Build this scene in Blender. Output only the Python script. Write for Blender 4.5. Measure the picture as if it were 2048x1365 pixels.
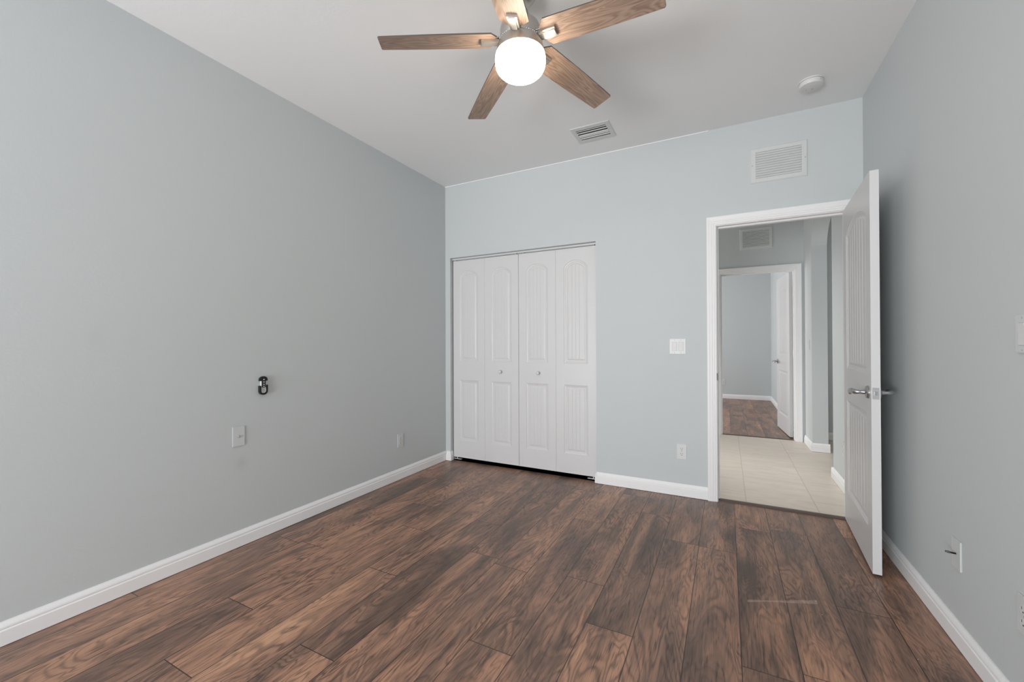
import bpy, bmesh, math, random
import numpy as np
from mathutils import Vector, Matrix

for o in list(bpy.data.objects):
    bpy.data.objects.remove(o, do_unlink=True)
SC = bpy.context.scene
COL = SC.collection
PI = math.pi
random.seed(7)

# ------------------------------------------------------------------ dimensions (metres)
XL, XR, YB, YN, H = -2.514, 0.790, 3.417, -3.10, 2.749
WT = 0.115                                   # wall thickness
DX0, DX1, DZ = -0.060, 0.706, 2.030          # passage doorway clear opening
CX0, CX1, CZ = -2.455, -0.970, 2.024         # closet opening
HX = 0.812                                   # hall right wall
Y2 = 5.898                                   # wall holding the far doorway
YR = 9.765                                   # far room back wall

# ------------------------------------------------------------------ camera
FPX, YAW, PIT, ROL, CAMH = 831.9104, 0.4760, 0.0055, -0.0038, 1.17
f = Vector((-math.sin(YAW)*math.cos(PIT), math.cos(YAW)*math.cos(PIT), math.sin(PIT)))
r0 = Vector((math.cos(YAW), math.sin(YAW), 0)); u0 = r0.cross(f)
rv = r0*math.cos(ROL) + u0*math.sin(ROL)
uv_ = -r0*math.sin(ROL) + u0*math.cos(ROL)
cd = bpy.data.cameras.new('camera'); cam = bpy.data.objects.new('camera', cd); COL.objects.link(cam)
M = Matrix((( rv.x, uv_.x, -f.x, 0), (rv.y, uv_.y, -f.y, 0), (rv.z, uv_.z, -f.z, CAMH), (0, 0, 0, 1)))
cam.matrix_world = M
cd.sensor_width = 36; cd.lens = FPX/2048*36; cd.clip_start = 0.02
SC.camera = cam

# ------------------------------------------------------------------ world, lights, exposure
w = bpy.data.worlds.new('world'); SC.world = w; w.use_nodes = True
bg = w.node_tree.nodes['Background']; bg.inputs[0].default_value = (0.75, 0.87, 1, 1); bg.inputs[1].default_value = 0.9
SC.view_settings.view_transform = 'Standard'; SC.view_settings.look = 'None'
SC.view_settings.exposure = 0.33; SC.view_settings.gamma = 1.0; SC.view_settings.use_curve_mapping = False

def area(name, loc, target, sx, sy, power, col=(1, 1, 1), spread=180):
    l = bpy.data.lights.new(name, 'AREA'); l.shape = 'RECTANGLE'; l.size = sx; l.size_y = sy
    l.energy = power; l.color = col; l.spread = math.radians(spread)
    o = bpy.data.objects.new(name, l); COL.objects.link(o); o.location = loc
    d = Vector(target) - Vector(loc)
    o.rotation_euler = d.to_track_quat('-Z', 'Y').to_euler()
    return o
# skylight falling in through the bedroom window, and an added lamp aimed up to brighten the ceiling
area('window_daylight', (-1.45, YN-0.12, 1.05), (-0.70, YB, 0.20), 2.0, 1.9, 47, (0.98, 0.99, 1.0), 175)
area('ceiling_fill', (-1.45, YN-0.20, 0.62), (-0.85, YB-1.0, H+1.6), 2.0, 1.0, 84, (0.985, 0.99, 1.0), 150)
area('hall_daylight', (-2.85, 4.85, 0.85), (0.3, 4.85, -0.5), 1.2, 1.5, 30, (1, 0.99, 0.975))
area('hall_fill', (0.0, 4.25, H-0.03), (0.05, 4.55, 0), 0.5, 0.5, 5.2, (1, 0.985, 0.965), 80)  # added fill overhead, evens out the hall walls and floor
area('passage_fill', (2.2, 4.9, 1.4), (0.9, 5.2, 1.2), 1.2, 1.6, 6, (1, 0.99, 0.975))  # added fill to lift the dark gap past the arch
area('far_room_daylight', (-2.85, 7.9, 1.45), (1, 7.9, 1.2), 2.6, 1.8, 60, (0.99, 0.99, 1.0))

# ------------------------------------------------------------------ materials
def new_mat(name):
    m = bpy.data.materials.new(name); m.use_nodes = True
    nt = m.node_tree; b = nt.nodes['Principled BSDF']
    return m, nt, b
def nd(nt, t, **kw):
    n = nt.nodes.new(t)
    for k, v in kw.items():
        if k.startswith('i_'): n.inputs[int(k[2:])].default_value = v
        else: setattr(n, k, v)
    return n
def mth(nt, op, a, b=None, c=None):
    n = nt.nodes.new('ShaderNodeMath'); n.operation = op
    for i, v in enumerate((a, b, c)):
        if v is None: continue
        if isinstance(v, (int, float)): n.inputs[i].default_value = v
        else: nt.links.new(v, n.inputs[i])
    return n.outputs[0]
def mix(nt, fac, a, b):
    n = nt.nodes.new('ShaderNodeMix'); n.data_type = 'RGBA'
    for i, v in ((0, fac), (6, a), (7, b)):
        if isinstance(v, (int, float)): n.inputs[i].default_value = v
        elif isinstance(v, tuple): n.inputs[i].default_value = (*v, 1) if len(v) == 3 else v
        else: nt.links.new(v, n.inputs[i])
    return n.outputs[2]
def ramp(nt, fac, stops):
    n = nt.nodes.new('ShaderNodeValToRGB'); el = n.color_ramp.elements
    el[0].position = stops[0][0]; el[0].color = (*stops[0][1], 1)
    el[1].position = stops[-1][0]; el[1].color = (*stops[-1][1], 1)
    for p, c in stops[1:-1]:
        e = el.new(p); e.color = (*c, 1)
    nt.links.new(fac, n.inputs[0]); return n.outputs[0]
def noise(nt, vec, scale, detail=2, rough=0.5, dist=0.0):
    n = nt.nodes.new('ShaderNodeTexNoise'); n.inputs['Scale'].default_value = scale
    n.inputs['Detail'].default_value = detail; n.inputs['Roughness'].default_value = rough
    n.inputs['Distortion'].default_value = dist
    nt.links.new(vec, n.inputs['Vector']); return n.outputs['Fac']
def bump(nt, b, height, strength, dist=0.001):
    n = nt.nodes.new('ShaderNodeBump'); n.inputs['Strength'].default_value = strength
    n.inputs['Distance'].default_value = dist
    nt.links.new(height, n.inputs['Height']); nt.links.new(n.outputs[0], b.inputs['Normal'])
def simple(name, col, rough=0.5, metal=0.0, bumps=None):
    m, nt, b = new_mat(name)
    b.inputs['Base Color'].default_value = (*col, 1)
    b.inputs['Roughness'].default_value = rough; b.inputs['Metallic'].default_value = metal
    geo = nt.nodes.new('ShaderNodeNewGeometry')
    sc, st = bumps if bumps else (90, 0.03)
    bump(nt, b, noise(nt, geo.outputs['Position'], sc, 3), st)
    return m

def wall_mat(name, col, smudges=()):
    m, nt, b = new_mat(name)
    geo = nt.nodes.new('ShaderNodeNewGeometry'); P = geo.outputs['Position']
    big = noise(nt, P, 1.6, 2)
    c = mix(nt, big, tuple(x*0.985 for x in col), tuple(min(1, x*1.015) for x in col))
    sep = nd(nt, 'ShaderNodeSeparateXYZ'); nt.links.new(P, sep.inputs[0])
    for (ax, a0, z0, ra, rz, amt) in smudges:               # wipe marks on the paint
        da = mth(nt, 'DIVIDE', mth(nt, 'SUBTRACT', sep.outputs[ax], a0), ra)
        dz = mth(nt, 'DIVIDE', mth(nt, 'SUBTRACT', sep.outputs[2], z0), rz)
        d2 = mth(nt, 'ADD', mth(nt, 'MULTIPLY', da, da), mth(nt, 'MULTIPLY', dz, dz))
        k = mth(nt, 'MULTIPLY', mth(nt, 'EXPONENT', mth(nt, 'MULTIPLY', d2, -1.0)), amt)
        c = mix(nt, k, c, tuple(x*0.75 for x in col))
    nt.links.new(c, b.inputs['Base Color'])
    b.inputs['Roughness'].default_value = 0.62
    v = mth(nt, 'ADD', noise(nt, P, 75, 3, 0.55), mth(nt, 'MULTIPLY', noise(nt, P, 22, 2), 0.6))
    bump(nt, b, v, 0.22, 0.0016)
    return m
M_WALL = wall_mat('painted_wall_blue_grey', (0.579, 0.615, 0.622), ((1, 1.433, 0.480, 0.028, 0.035, 0.35), (1, 0.80, 1.20, 0.03, 0.05, 0.12)))
M_CEIL = wall_mat('painted_ceiling_white', (0.845, 0.85, 0.855))
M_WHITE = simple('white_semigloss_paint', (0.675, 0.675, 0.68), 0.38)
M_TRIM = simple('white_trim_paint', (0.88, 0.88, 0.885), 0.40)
M_PLATE = simple('white_plastic', (0.68, 0.70, 0.70), 0.35)
M_DETECT = simple('white_detector_plastic', (0.70, 0.70, 0.695), 0.4)
M_VENTF = simple('white_enamel_grille', (0.65, 0.67, 0.665), 0.4)
M_PPLATE = simple('wall_painted_plastic', (0.625, 0.652, 0.655), 0.35)
M_DARKV = simple('duct_shade_dark', (0.05, 0.05, 0.05), 0.8)  # near-black that stands for the shade inside the ducts
M_SLOT = simple('dark_slot', (0.03, 0.03, 0.03), 0.6)
M_BLACK = simple('black_plastic', (0.006, 0.006, 0.007), 0.35)
M_STEEL = simple('satin_nickel', (0.46, 0.46, 0.47), 0.30, 1.0, (300, 0.02))
M_DSTEEL = simple('dark_grey_steel', (0.16, 0.16, 0.16), 0.4, 1.0)  # darker grey steel for the strike plate and cable connector
M_NICKEL = simple('brushed_nickel_fan', (0.52, 0.49, 0.455), 0.34, 0.9, (300, 0.03))
M_BEAD = simple('polished_nickel_ring', (0.75, 0.72, 0.68), 0.15, 1.0, (300, 0.02))
M_BRONZE = simple('threshold_brown_laminate', (0.085, 0.055, 0.045), 0.35)
M_GREYTXT = simple('grey_plastic', (0.42, 0.43, 0.43), 0.4)
M_SILVER = simple('silver_plastic', (0.62, 0.64, 0.64), 0.3)

def globe_mat():
    m, nt, b = new_mat('lit_frosted_glass')
    b.inputs['Base Color'].default_value = (0.95, 0.93, 0.9, 1); b.inputs['Roughness'].default_value = 0.4
    lw = nt.nodes.new('ShaderNodeLayerWeight'); lw.inputs[0].default_value = 0.25
    c = mix(nt, lw.outputs['Facing'], (1.0, 0.86, 0.69), (1.0, 0.82, 0.60))
    nt.links.new(c, b.inputs['Emission Color']); b.inputs['Emission Strength'].default_value = 17.0
    return m
M_GLOBE = globe_mat()

def blade_mat():
    m, nt, b = new_mat('weathered_oak_blade')
    uv = nd(nt, 'ShaderNodeUVMap'); uv.uv_map = 'UVMap'
    att = nd(nt, 'ShaderNodeObjectInfo')
    off = nd(nt, 'ShaderNodeCombineXYZ'); nt.links.new(mth(nt, 'MULTIPLY', att.outputs['Random'], 37.0), off.inputs[0])
    nt.links.new(mth(nt, 'MULTIPLY', att.outputs['Random'], 11.0), off.inputs[1])
    add = nd(nt, 'ShaderNodeVectorMath', operation='ADD'); nt.links.new(uv.outputs[0], add.inputs[0]); nt.links.new(off.outputs[0], add.inputs[1])
    mp = nd(nt, 'ShaderNodeMapping'); mp.inputs['Scale'].default_value = (2.2, 14, 1); nt.links.new(add.outputs[0], mp.inputs[0])
    n1 = noise(nt, mp.outputs[0], 1.3, 2, 0.5, 0.4)
    rings = mth(nt, 'SINE', mth(nt, 'MULTIPLY', n1, 75.0))
    rings = mth(nt, 'MULTIPLY_ADD', rings, 0.5, 0.5)
    mp2 = nd(nt, 'ShaderNodeMapping'); mp2.inputs['Scale'].default_value = (7, 190, 1); nt.links.new(add.outputs[0], mp2.inputs[0])
    n2 = noise(nt, mp2.outputs[0], 1.0, 4, 0.6)
    v = mth(nt, 'ADD', mth(nt, 'MULTIPLY', rings, 0.35), mth(nt, 'MULTIPLY', n2, 0.75))
    c = ramp(nt, v, [(0.22, (0.195, 0.130, 0.098)), (0.50, (0.315, 0.222, 0.170)), (0.85, (0.43, 0.315, 0.245))])
    nt.links.new(c, b.inputs['Base Color']); b.inputs['Roughness'].default_value = 0.42
    bump(nt, b, n2, 0.1, 0.0006)
    return m
M_BLADE = blade_mat()
M_BLADE_EDGE = simple('blade_edge_band', (0.10, 0.075, 0.06), 0.5)

def plank_mat(name, warm=1.0):
    m, nt, b = new_mat(name)
    L = nt.links
    uv = nd(nt, 'ShaderNodeUVMap'); uv.uv_map = 'UVMap'                # metres inside the plank (across, along)
    uv2 = nd(nt, 'ShaderNodeUVMap'); uv2.uv_map = 'Edge'               # metres from the nearest long / short edge origin
    at = nd(nt, 'ShaderNodeAttribute'); at.attribute_name = 'plank'
    rs = nd(nt, 'ShaderNodeSeparateColor'); L.new(at.outputs['Color'], rs.inputs[0])
    r1, r2, r3 = rs.outputs[0], rs.outputs[1], rs.outputs[2]
    off = nd(nt, 'ShaderNodeCombineXYZ')
    L.new(mth(nt, 'MULTIPLY', r1, 53.0), off.inputs[0]); L.new(mth(nt, 'MULTIPLY', r2, 71.0), off.inputs[1]); L.new(mth(nt, 'MULTIPLY', r3, 9.0), off.inputs[2])
    ad = nd(nt, 'ShaderNodeVectorMath', operation='ADD'); L.new(uv.outputs[0], ad.inputs[0]); L.new(off.outputs[0], ad.inputs[1])
    P = ad.outputs[0]
    def mp(sx, sy, src=P):
        n = nd(nt, 'ShaderNodeMapping'); n.inputs['Scale'].default_value = (sx, sy, 1); L.new(src, n.inputs[0]); return n.outputs[0]
    # knots: sparse cells that pull the grain around them
    vo = nd(nt, 'ShaderNodeTexVoronoi'); vo.inputs['Scale'].default_value = 1.0; L.new(mp(4.6, 2.1), vo.inputs['Vector'])
    vr = nd(nt, 'ShaderNodeSeparateColor'); L.new(vo.outputs['Color'], vr.inputs[0])
    has = mth(nt, 'GREATER_THAN', vr.outputs[0], 0.66)
    kd = vo.outputs['Distance']
    knot = mth(nt, 'MULTIPLY', has, mth(nt, 'EXPONENT', mth(nt, 'MULTIPLY', mth(nt, 'MULTIPLY', kd, kd), -42.0)))
    kwide = mth(nt, 'MULTIPLY', has, mth(nt, 'EXPONENT', mth(nt, 'MULTIPLY', mth(nt, 'MULTIPLY', kd, kd), -9.0)))
    n1 = noise(nt, mp(6.0, 1.15), 1.0, 3, 0.55, 0.6)
    fld = mth(nt, 'ADD', n1, mth(nt, 'MULTIPLY', kwide, 0.32))
    rings = mth(nt, 'MULTIPLY_ADD', mth(nt, 'SINE', mth(nt, 'MULTIPLY', fld, 118.0)), 0.5, 0.5)
    rings = mth(nt, 'POWER', rings, 2.2)
    fade = noise(nt, mp(7, 2.4), 1.0, 3, 0.6)
    fine = noise(nt, mp(150, 9), 1.0, 5, 0.65, 0.5)
    streak = noise(nt, mp(40, 1.7), 1.0, 4, 0.55, 0.5)
    cross = noise(nt, mp(20, 120), 1.0, 2, 0.5)                        # short saw marks across the board
    patch = noise(nt, mp(5.6, 1.25), 1.0, 4, 0.58, 0.9)
    tone = mth(nt, 'ADD', mth(nt, 'MULTIPLY', patch, 1.0), mth(nt, 'MULTIPLY_ADD', r3, 0.14, -0.07))
    tone = mth(nt, 'ADD', tone, mth(nt, 'MULTIPLY_ADD', streak, 0.22, -0.11))
    tone = mth(nt, 'SUBTRACT', tone, mth(nt, 'MULTIPLY', kwide, 0.12))
    c = ramp(nt, tone, [(0.28, (0.118, 0.071, 0.052)), (0.42, (0.218, 0.127, 0.090)), (0.52, (0.340, 0.186, 0.124)),
                        (0.62, (0.450, 0.240, 0.153)), (0.80, (0.57, 0.320, 0.200))])
    dark = mth(nt, 'MULTIPLY', rings, mth(nt, 'MULTIPLY_ADD', fade, 2.4, -0.60))
    dark.node.use_clamp = True
    c = mix(nt, mth(nt, 'MULTIPLY', dark, 0.80), c, (0.085, 0.050, 0.037))
    fl = ramp(nt, fine, [(0.33, (0.38, 0.37, 0.36)), (0.46, (0.93, 0.93, 0.93)), (0.72, (1.16, 1.16, 1.16))])
    mu = nd(nt, 'ShaderNodeMix', data_type='RGBA', blend_type='MULTIPLY'); mu.inputs[0].default_value = 1.0
    L.new(c, mu.inputs[6]); L.new(fl, mu.inputs[7]); c = mu.outputs[2]
    c = mix(nt, mth(nt, 'MULTIPLY', knot, 0.85), c, (0.085, 0.062, 0.052))
    # plank edges
    se = nd(nt, 'ShaderNodeSeparateXYZ'); L.new(uv2.outputs[0], se.inputs[0])
    e1 = mth(nt, 'LESS_THAN', se.outputs[0], 0.0019); e2 = mth(nt, 'LESS_THAN', se.outputs[1], 0.0019)
    edge = mth(nt, 'MAXIMUM', e1, e2)
    c = mix(nt, mth(nt, 'MULTIPLY', edge, 0.85), c, (0.015, 0.009, 0.007))
    # pale scuff and crumbs near the doorway
    geo = nt.nodes.new('ShaderNodeNewGeometry'); sp = nd(nt, 'ShaderNodeSeparateXYZ'); L.new(geo.outputs['Position'], sp.inputs[0])
    X, Y = sp.outputs[0], sp.outputs[1]
    if name == 'dark_hickory_planks':
        t = mth(nt, 'DIVIDE', mth(nt, 'SUBTRACT', X, 0.078), 0.278)
        line = mth(nt, 'SUBTRACT', Y, mth(nt, 'MULTIPLY_ADD', t, 0.130, 2.165))
        ln = mth(nt, 'ABSOLUTE', line)
        wd = mth(nt, 'MULTIPLY_ADD', mth(nt, 'ABSOLUTE', mth(nt, 'SUBTRACT', t, 0.3)), 0.016, 0.005)
        a = mth(nt, 'LESS_THAN', ln, wd)
        a = mth(nt, 'MULTIPLY', a, mth(nt, 'MULTIPLY', mth(nt, 'GREATER_THAN', t, 0.0), mth(nt, 'LESS_THAN', t, 1.0)))
        a = mth(nt, 'MULTIPLY', a, mth(nt, 'MULTIPLY_ADD', noise(nt, geo.outputs['Position'], 60, 3), 1.0, -0.05)); a.node.use_clamp = True
        c = mix(nt, mth(nt, 'MULTIPLY', a, 0.85), c, (0.55, 0.42, 0.36))
        for cx, cy, cr in ((0.155, 2.516, 0.004), (0.352, 2.30, 0.004), (0.01, 2.30, 0.002), (0.358, 2.20, 0.003), (0.46, 1.75, 0.0025), (0.62, 2.05, 0.0025), (-0.33, 2.05, 0.002)):
            q1 = mth(nt, 'ABSOLUTE', mth(nt, 'SUBTRACT', X, cx)); q2 = mth(nt, 'ABSOLUTE', mth(nt, 'SUBTRACT', Y, cy))
            k = mth(nt, 'LESS_THAN', mth(nt, 'ADD', q1, q2), cr)
            c = mix(nt, mth(nt, 'MULTIPLY', k, 0.85), c, (0.6, 0.5, 0.42))
    L.new(c, b.inputs['Base Color'])
    rg = mth(nt, 'MULTIPLY_ADD', patch, 0.14, 0.28)
    L.new(rg, b.inputs['Roughness'])
    b.inputs['IOR'].default_value = 1.58
    hgt = mth(nt, 'ADD', mth(nt, 'MULTIPLY', fine, 0.6), mth(nt, 'MULTIPLY', cross, 0.25))
    hgt = mth(nt, 'SUBTRACT', hgt, mth(nt, 'MULTIPLY', edge, 1.2))
    bump(nt, b, hgt, 0.16, 0.0011)
    return m
M_FLOOR = plank_mat('dark_hickory_planks')
M_FLOOR2 = plank_mat('far_room_planks')

def tile_mat():
    m, nt, b = new_mat('beige_porcelain_tile')
    L = nt.links
    uv = nd(nt, 'ShaderNodeUVMap'); uv.uv_map = 'UVMap'
    uv2 = nd(nt, 'ShaderNodeUVMap'); uv2.uv_map = 'Edge'
    at = nd(nt, 'ShaderNodeAttribute'); at.attribute_name = 'plank'
    ad = nd(nt, 'ShaderNodeVectorMath', operation='MULTIPLY_ADD'); L.new(at.outputs['Color'], ad.inputs[0]); ad.inputs[1].default_value = (31, 17, 5); L.new(uv.outputs[0], ad.inputs[2])
    mp = nd(nt, 'ShaderNodeMapping'); mp.inputs['Scale'].default_value = (2.5, 9, 1); L.new(ad.outputs[0], mp.inputs[0])
    n1 = noise(nt, mp.outputs[0], 1.6, 5, 0.6, 0.7)
    c = ramp(nt, n1, [(0.3, (0.60, 0.53, 0.455)), (0.55, (0.67, 0.595, 0.515)), (0.75, (0.71, 0.635, 0.56))])
    se = nd(nt, 'ShaderNodeSeparateXYZ'); L.new(uv2.outputs[0], se.inputs[0])
    e = mth(nt, 'LESS_THAN', mth(nt, 'MINIMUM', se.outputs[0], se.outputs[1]), 0.0022)
    c = mix(nt, e, c, (0.47, 0.40, 0.33))
    L.new(c, b.inputs['Base Color']); b.inputs['Roughness'].default_value = 0.38
    bump(nt, b, mth(nt, 'SUBTRACT', mth(nt, 'MULTIPLY', n1, 0.15), e), 0.25, 0.001)
    return m
M_TILE = tile_mat()

# ------------------------------------------------------------------ mesh helpers
def link(name, bm, mats, parent=None, loc=(0, 0, 0), rot=None, smooth=None):
    bmesh.ops.recalc_face_normals(bm, faces=bm.faces)
    me = bpy.data.meshes.new(name); bm.to_mesh(me); bm.free()
    for m in (mats if isinstance(mats, (list, tuple)) else [mats]): me.materials.append(m)
    if smooth is not None:
        for p in me.polygons: p.use_smooth = True
        me.set_sharp_from_angle(angle=math.radians(smooth))
    o = bpy.data.objects.new(name, me); COL.objects.link(o); o.location = loc
    if rot is not None: o.rotation_euler = rot
    if parent is not None: o.parent = parent
    return o
def tag(o, label=None, cat=None, kind=None, group=None):
    if label: o['label'] = label
    if cat: o['category'] = cat
    if kind: o['kind'] = kind
    if group: o['group'] = group
    return o
def empty(name, loc, rotz=0, label=None, cat=None, kind=None, group=None):
    o = bpy.data.objects.new(name, None); COL.objects.link(o); o.location = loc; o.rotation_euler = (0, 0, rotz)
    o.empty_display_size = 0.05
    return tag(o, label, cat, kind, group)
def box(bm, x0, x1, y0, y1, z0, z1, bev=0.0, seg=1, mi=0):
    v = [bm.verts.new(p) for p in ((x0, y0, z0), (x1, y0, z0), (x1, y1, z0), (x0, y1, z0), (x0, y0, z1), (x1, y0, z1), (x1, y1, z1), (x0, y1, z1))]
    fs = [bm.faces.new([v[i] for i in q]) for q in ((0, 3, 2, 1), (4, 5, 6, 7), (0, 1, 5, 4), (1, 2, 6, 5), (2, 3, 7, 6), (3, 0, 4, 7))]
    for q in fs: q.material_index = mi
    if bev > 0:
        es = list({e for q in fs for e in q.edges})
        r = bmesh.ops.bevel(bm, geom=es, offset=bev, segments=seg, affect='EDGES', clamp_overlap=True)
        for q in r['faces']: q.material_index = mi
def prism(bm, pts, fn, a0, a1, mi=0):
    """extrude the closed 2-D outline pts between a0 and a1; fn(u, v, a) -> xyz"""
    A = [bm.verts.new(fn(u, v, a0)) for u, v in pts]; B = [bm.verts.new(fn(u, v, a1)) for u, v in pts]
    n = len(pts)
    for i in range(n):
        q = bm.faces.new((A[i], A[(i+1) % n], B[(i+1) % n], B[i])); q.material_index = mi
    c1 = bm.faces.new(A); c2 = bm.faces.new(B[::-1]); c1.material_index = c2.material_index = mi
    c1.normal_update(); c2.normal_update()
    bmesh.ops.triangulate(bm, faces=[c1, c2], ngon_method='EAR_CLIP')
def lathe(bm, prof, n=48, c=(0, 0, 0), axis='z', mi=0):
    rings = []
    for (r, h) in prof:
        if r < 1e-6:
            ring = [bm.verts.new(_ax(0, 0, h, c, axis))]
        else:
            ring = [bm.verts.new(_ax(r*math.cos(2*PI*i/n), r*math.sin(2*PI*i/n), h, c, axis)) for i in range(n)]
        rings.append(ring)
    for a, b in zip(rings, rings[1:]):
        if len(a) == 1 and len(b) == 1: continue
        for i in range(n):
            j = (i+1) % n
            if len(a) == 1: q = bm.faces.new((a[0], b[i], b[j]))
            elif len(b) == 1: q = bm.faces.new((a[i], b[0], a[j]))
            else: q = bm.faces.new((a[i], b[i], b[j], a[j]))
            q.material_index = mi
    for ring in (rings[0], rings[-1]):
        if len(ring) > 1: bm.faces.new(ring).material_index = mi
def _ax(x, y, h, c, axis):
    if axis == 'z': p = (x, y, h)
    elif axis == 'y': p = (x, h, y)
    else: p = (h, x, y)
    return (p[0]+c[0], p[1]+c[1], p[2]+c[2])
def tube(bm, pts, rad, n=12, mi=0):
    pts = [Vector(p) for p in pts]; rad = rad if isinstance(rad, (list, tuple)) else [rad]*len(pts)
    rings = []; prev = None
    for i, p in enumerate(pts):
        t = (pts[min(i+1, len(pts)-1)] - pts[max(i-1, 0)]).normalized()
        ref = prev if prev is not None else (Vector((0, 0, 1)) if abs(t.z) < 0.9 else Vector((1, 0, 0)))
        a = (ref - t*ref.dot(t)).normalized(); prev = a; b2 = t.cross(a)
        rings.append([bm.verts.new(p + (a*math.cos(2*PI*k/n) + b2*math.sin(2*PI*k/n))*rad[i]) for k in range(n)])
    for a, b2 in zip(rings, rings[1:]):
        for k in range(n): bm.faces.new((a[k], a[(k+1) % n], b2[(k+1) % n], b2[k])).material_index = mi
    bm.faces.new(rings[0][::-1]).material_index = mi; bm.faces.new(rings[-1]).material_index = mi
def BM(): return bmesh.new()

# ------------------------------------------------------------------ floors (one mesh each: every board is a face with its own grain)
def board_floor(name, cells, mat, label):
    me = bpy.data.meshes.new(name)
    vs, fs, uvs, eds, cols = [], [], [], [], []
    for (x0, x1, y0, y1, bx0, bx1, by0, by1) in cells:
        # four sub-faces so that the distance to the nearest edge interpolates linearly in each axis
        xm, ym = (bx0+bx1)/2, (by0+by1)/2
        xs = sorted({x0, x1} | ({xm} if x0 < xm < x1 else set())); ys = sorted({y0, y1} | ({ym} if y0 < ym < y1 else set()))
        c = (random.random(), random.random(), random.random(), 1)
        for i in range(len(xs)-1):
            for j in range(len(ys)-1):
                q = [(xs[i], ys[j]), (xs[i+1], ys[j]), (xs[i+1], ys[j+1]), (xs[i], ys[j+1])]
                k = len(vs)
                for (x, y) in q:
                    vs.append((x, y, 0)); uvs.append((x-bx0, y-by0)); eds.append((min(x-bx0, bx1-x), min(y-by0, by1-y))); cols.append(c)
                fs.append((k, k+1, k+2, k+3))
    me.from_pydata(vs, [], fs)
    me.uv_layers.new(name='UVMap'); me.uv_layers.new(name='Edge')
    me.color_attributes.new('plank', 'FLOAT_COLOR', 'CORNER')
    a = me.uv_layers['UVMap']; e = me.uv_layers['Edge']; ca = me.color_attributes['plank']
    for li, lp in enumerate(me.loops):
        a.data[li].uv = uvs[lp.vertex_index]; e.data[li].uv = eds[lp.vertex_index]; ca.data[li].color = cols[lp.vertex_index]
    me.materials.append(mat)
    o = bpy.data.objects.new(name, me); COL.objects.link(o)
    return tag(o, label, 'floor', 'structure')

PW, PL, PX = 0.1905, 1.275, 0.0425
known = {-4: 3.260, -3: 2.968, -7: 1.976, -8: 2.340, -9: 1.597, -10: 2.060, -11: 2.385, -13: 1.605, 0: 1.72, -2: 3.90, -1: 2.62, 1: 3.05, 2: 2.30, -5: 2.66, -6: 3.20, -12: 2.90, 3: 1.85, -14: 2.2}
def plank_cells(x0, x1, y0, y1, kn, phase=0.0):
    out = []
    k0 = math.floor((x0-PX-phase)/PW); k1 = math.ceil((x1-PX-phase)/PW)
    for k in range(k0, k1):
        bx0, bx1 = PX+phase+k*PW, PX+phase+(k+1)*PW
        cx0, cx1 = max(bx0, x0), min(bx1, x1)
        if cx1-cx0 < 0.002: continue
        j = kn.get(k, (k*0.618 % 1)*PL)
        yy = y1(cx0, cx1) if callable(y1) else y1
        a = j - PL*math.ceil((j-y0)/PL + 1)
        while a < yy:
            b2 = a+PL
            if b2 > y0: out.append((cx0, cx1, max(a, y0), min(b2, yy), bx0, bx1, a, b2))
            a = b2
    return out
cells = plank_cells(XL-0.02, CX1, YN, 4.03, known) + plank_cells(CX1, XR+0.02, YN, 3.455, known)
board_floor('floor', cells, M_FLOOR, 'dark red-brown hickory plank floor of the bedroom')
board_floor('floor_far_room', plank_cells(-3.0, XR+0.02, Y2+0.05, YR, {}, 0.0), M_FLOOR2, 'brown plank floor of the far room beyond the hall')
def tile_cells(x0, x1, y0, y1):
    out = []; TW, TL = 0.439, 0.884
    for k in range(-8, 6):
        bx0 = 0.122+k*TW; bx1 = bx0+TW
        cx0, cx1 = max(bx0, x0), min(bx1, x1)
        if cx1-cx0 < 0.002: continue
        ph = 4.160 if k % 2 == 0 else 4.604
        a = ph - TL*2
        while a < y1:
            if a+TL > y0: out.append((cx0, cx1, max(a, y0), min(a+TL, y1), bx0, bx1, a, a+TL))
            a += TL
    return out
board_floor('floor_hall', tile_cells(-3.0, 2.3, 3.455, Y2+0.05) + tile_cells(HX+0.1, 2.3, Y2+0.05, 6.14), M_TILE, 'beige porcelain tile floor of the hall')

# ------------------------------------------------------------------ walls and ceilings
def wall_poly(name, pts, fn, a0, a1, label, mat=None):
    bm = BM(); prism(bm, pts, fn, a0, a1)
    return tag(link(name, bm, mat or M_WALL), label, 'wall', 'structure')
XZ = lambda u, v, a: (u, a, v)
YZ = lambda u, v, a: (a, u, v)
JB = 0.020                                                            # jamb board thickness
wall_poly('wall_left', [(YN-0.1, -0.05), (4.13, -0.05), (4.13, H+0.05), (YN-0.1, H+0.05)], YZ, XL-0.1, XL, 'blue-grey bedroom wall on the left, holding the remote')
wall_poly('wall_right', [(YN-0.1, -0.05), (YB+WT-0.003, -0.05), (YB+WT-0.003, H+0.05), (YN-0.1, H+0.05)], YZ, XR, XR+0.1, 'blue-grey bedroom wall on the right, behind the open door')
wall_poly('wall_back', [(XL, -0.05), (CX0, -0.05), (CX0, CZ), (CX1, CZ), (CX1, -0.05), (DX0-JB, -0.05), (DX0-JB, DZ+JB), (DX1+JB, DZ+JB), (DX1+JB, -0.05), (XR, -0.05), (XR, H+0.03), (XL, H+0.03)],
          XZ, YB, YB+WT, 'blue-grey back wall with closet opening and doorway')
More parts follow.
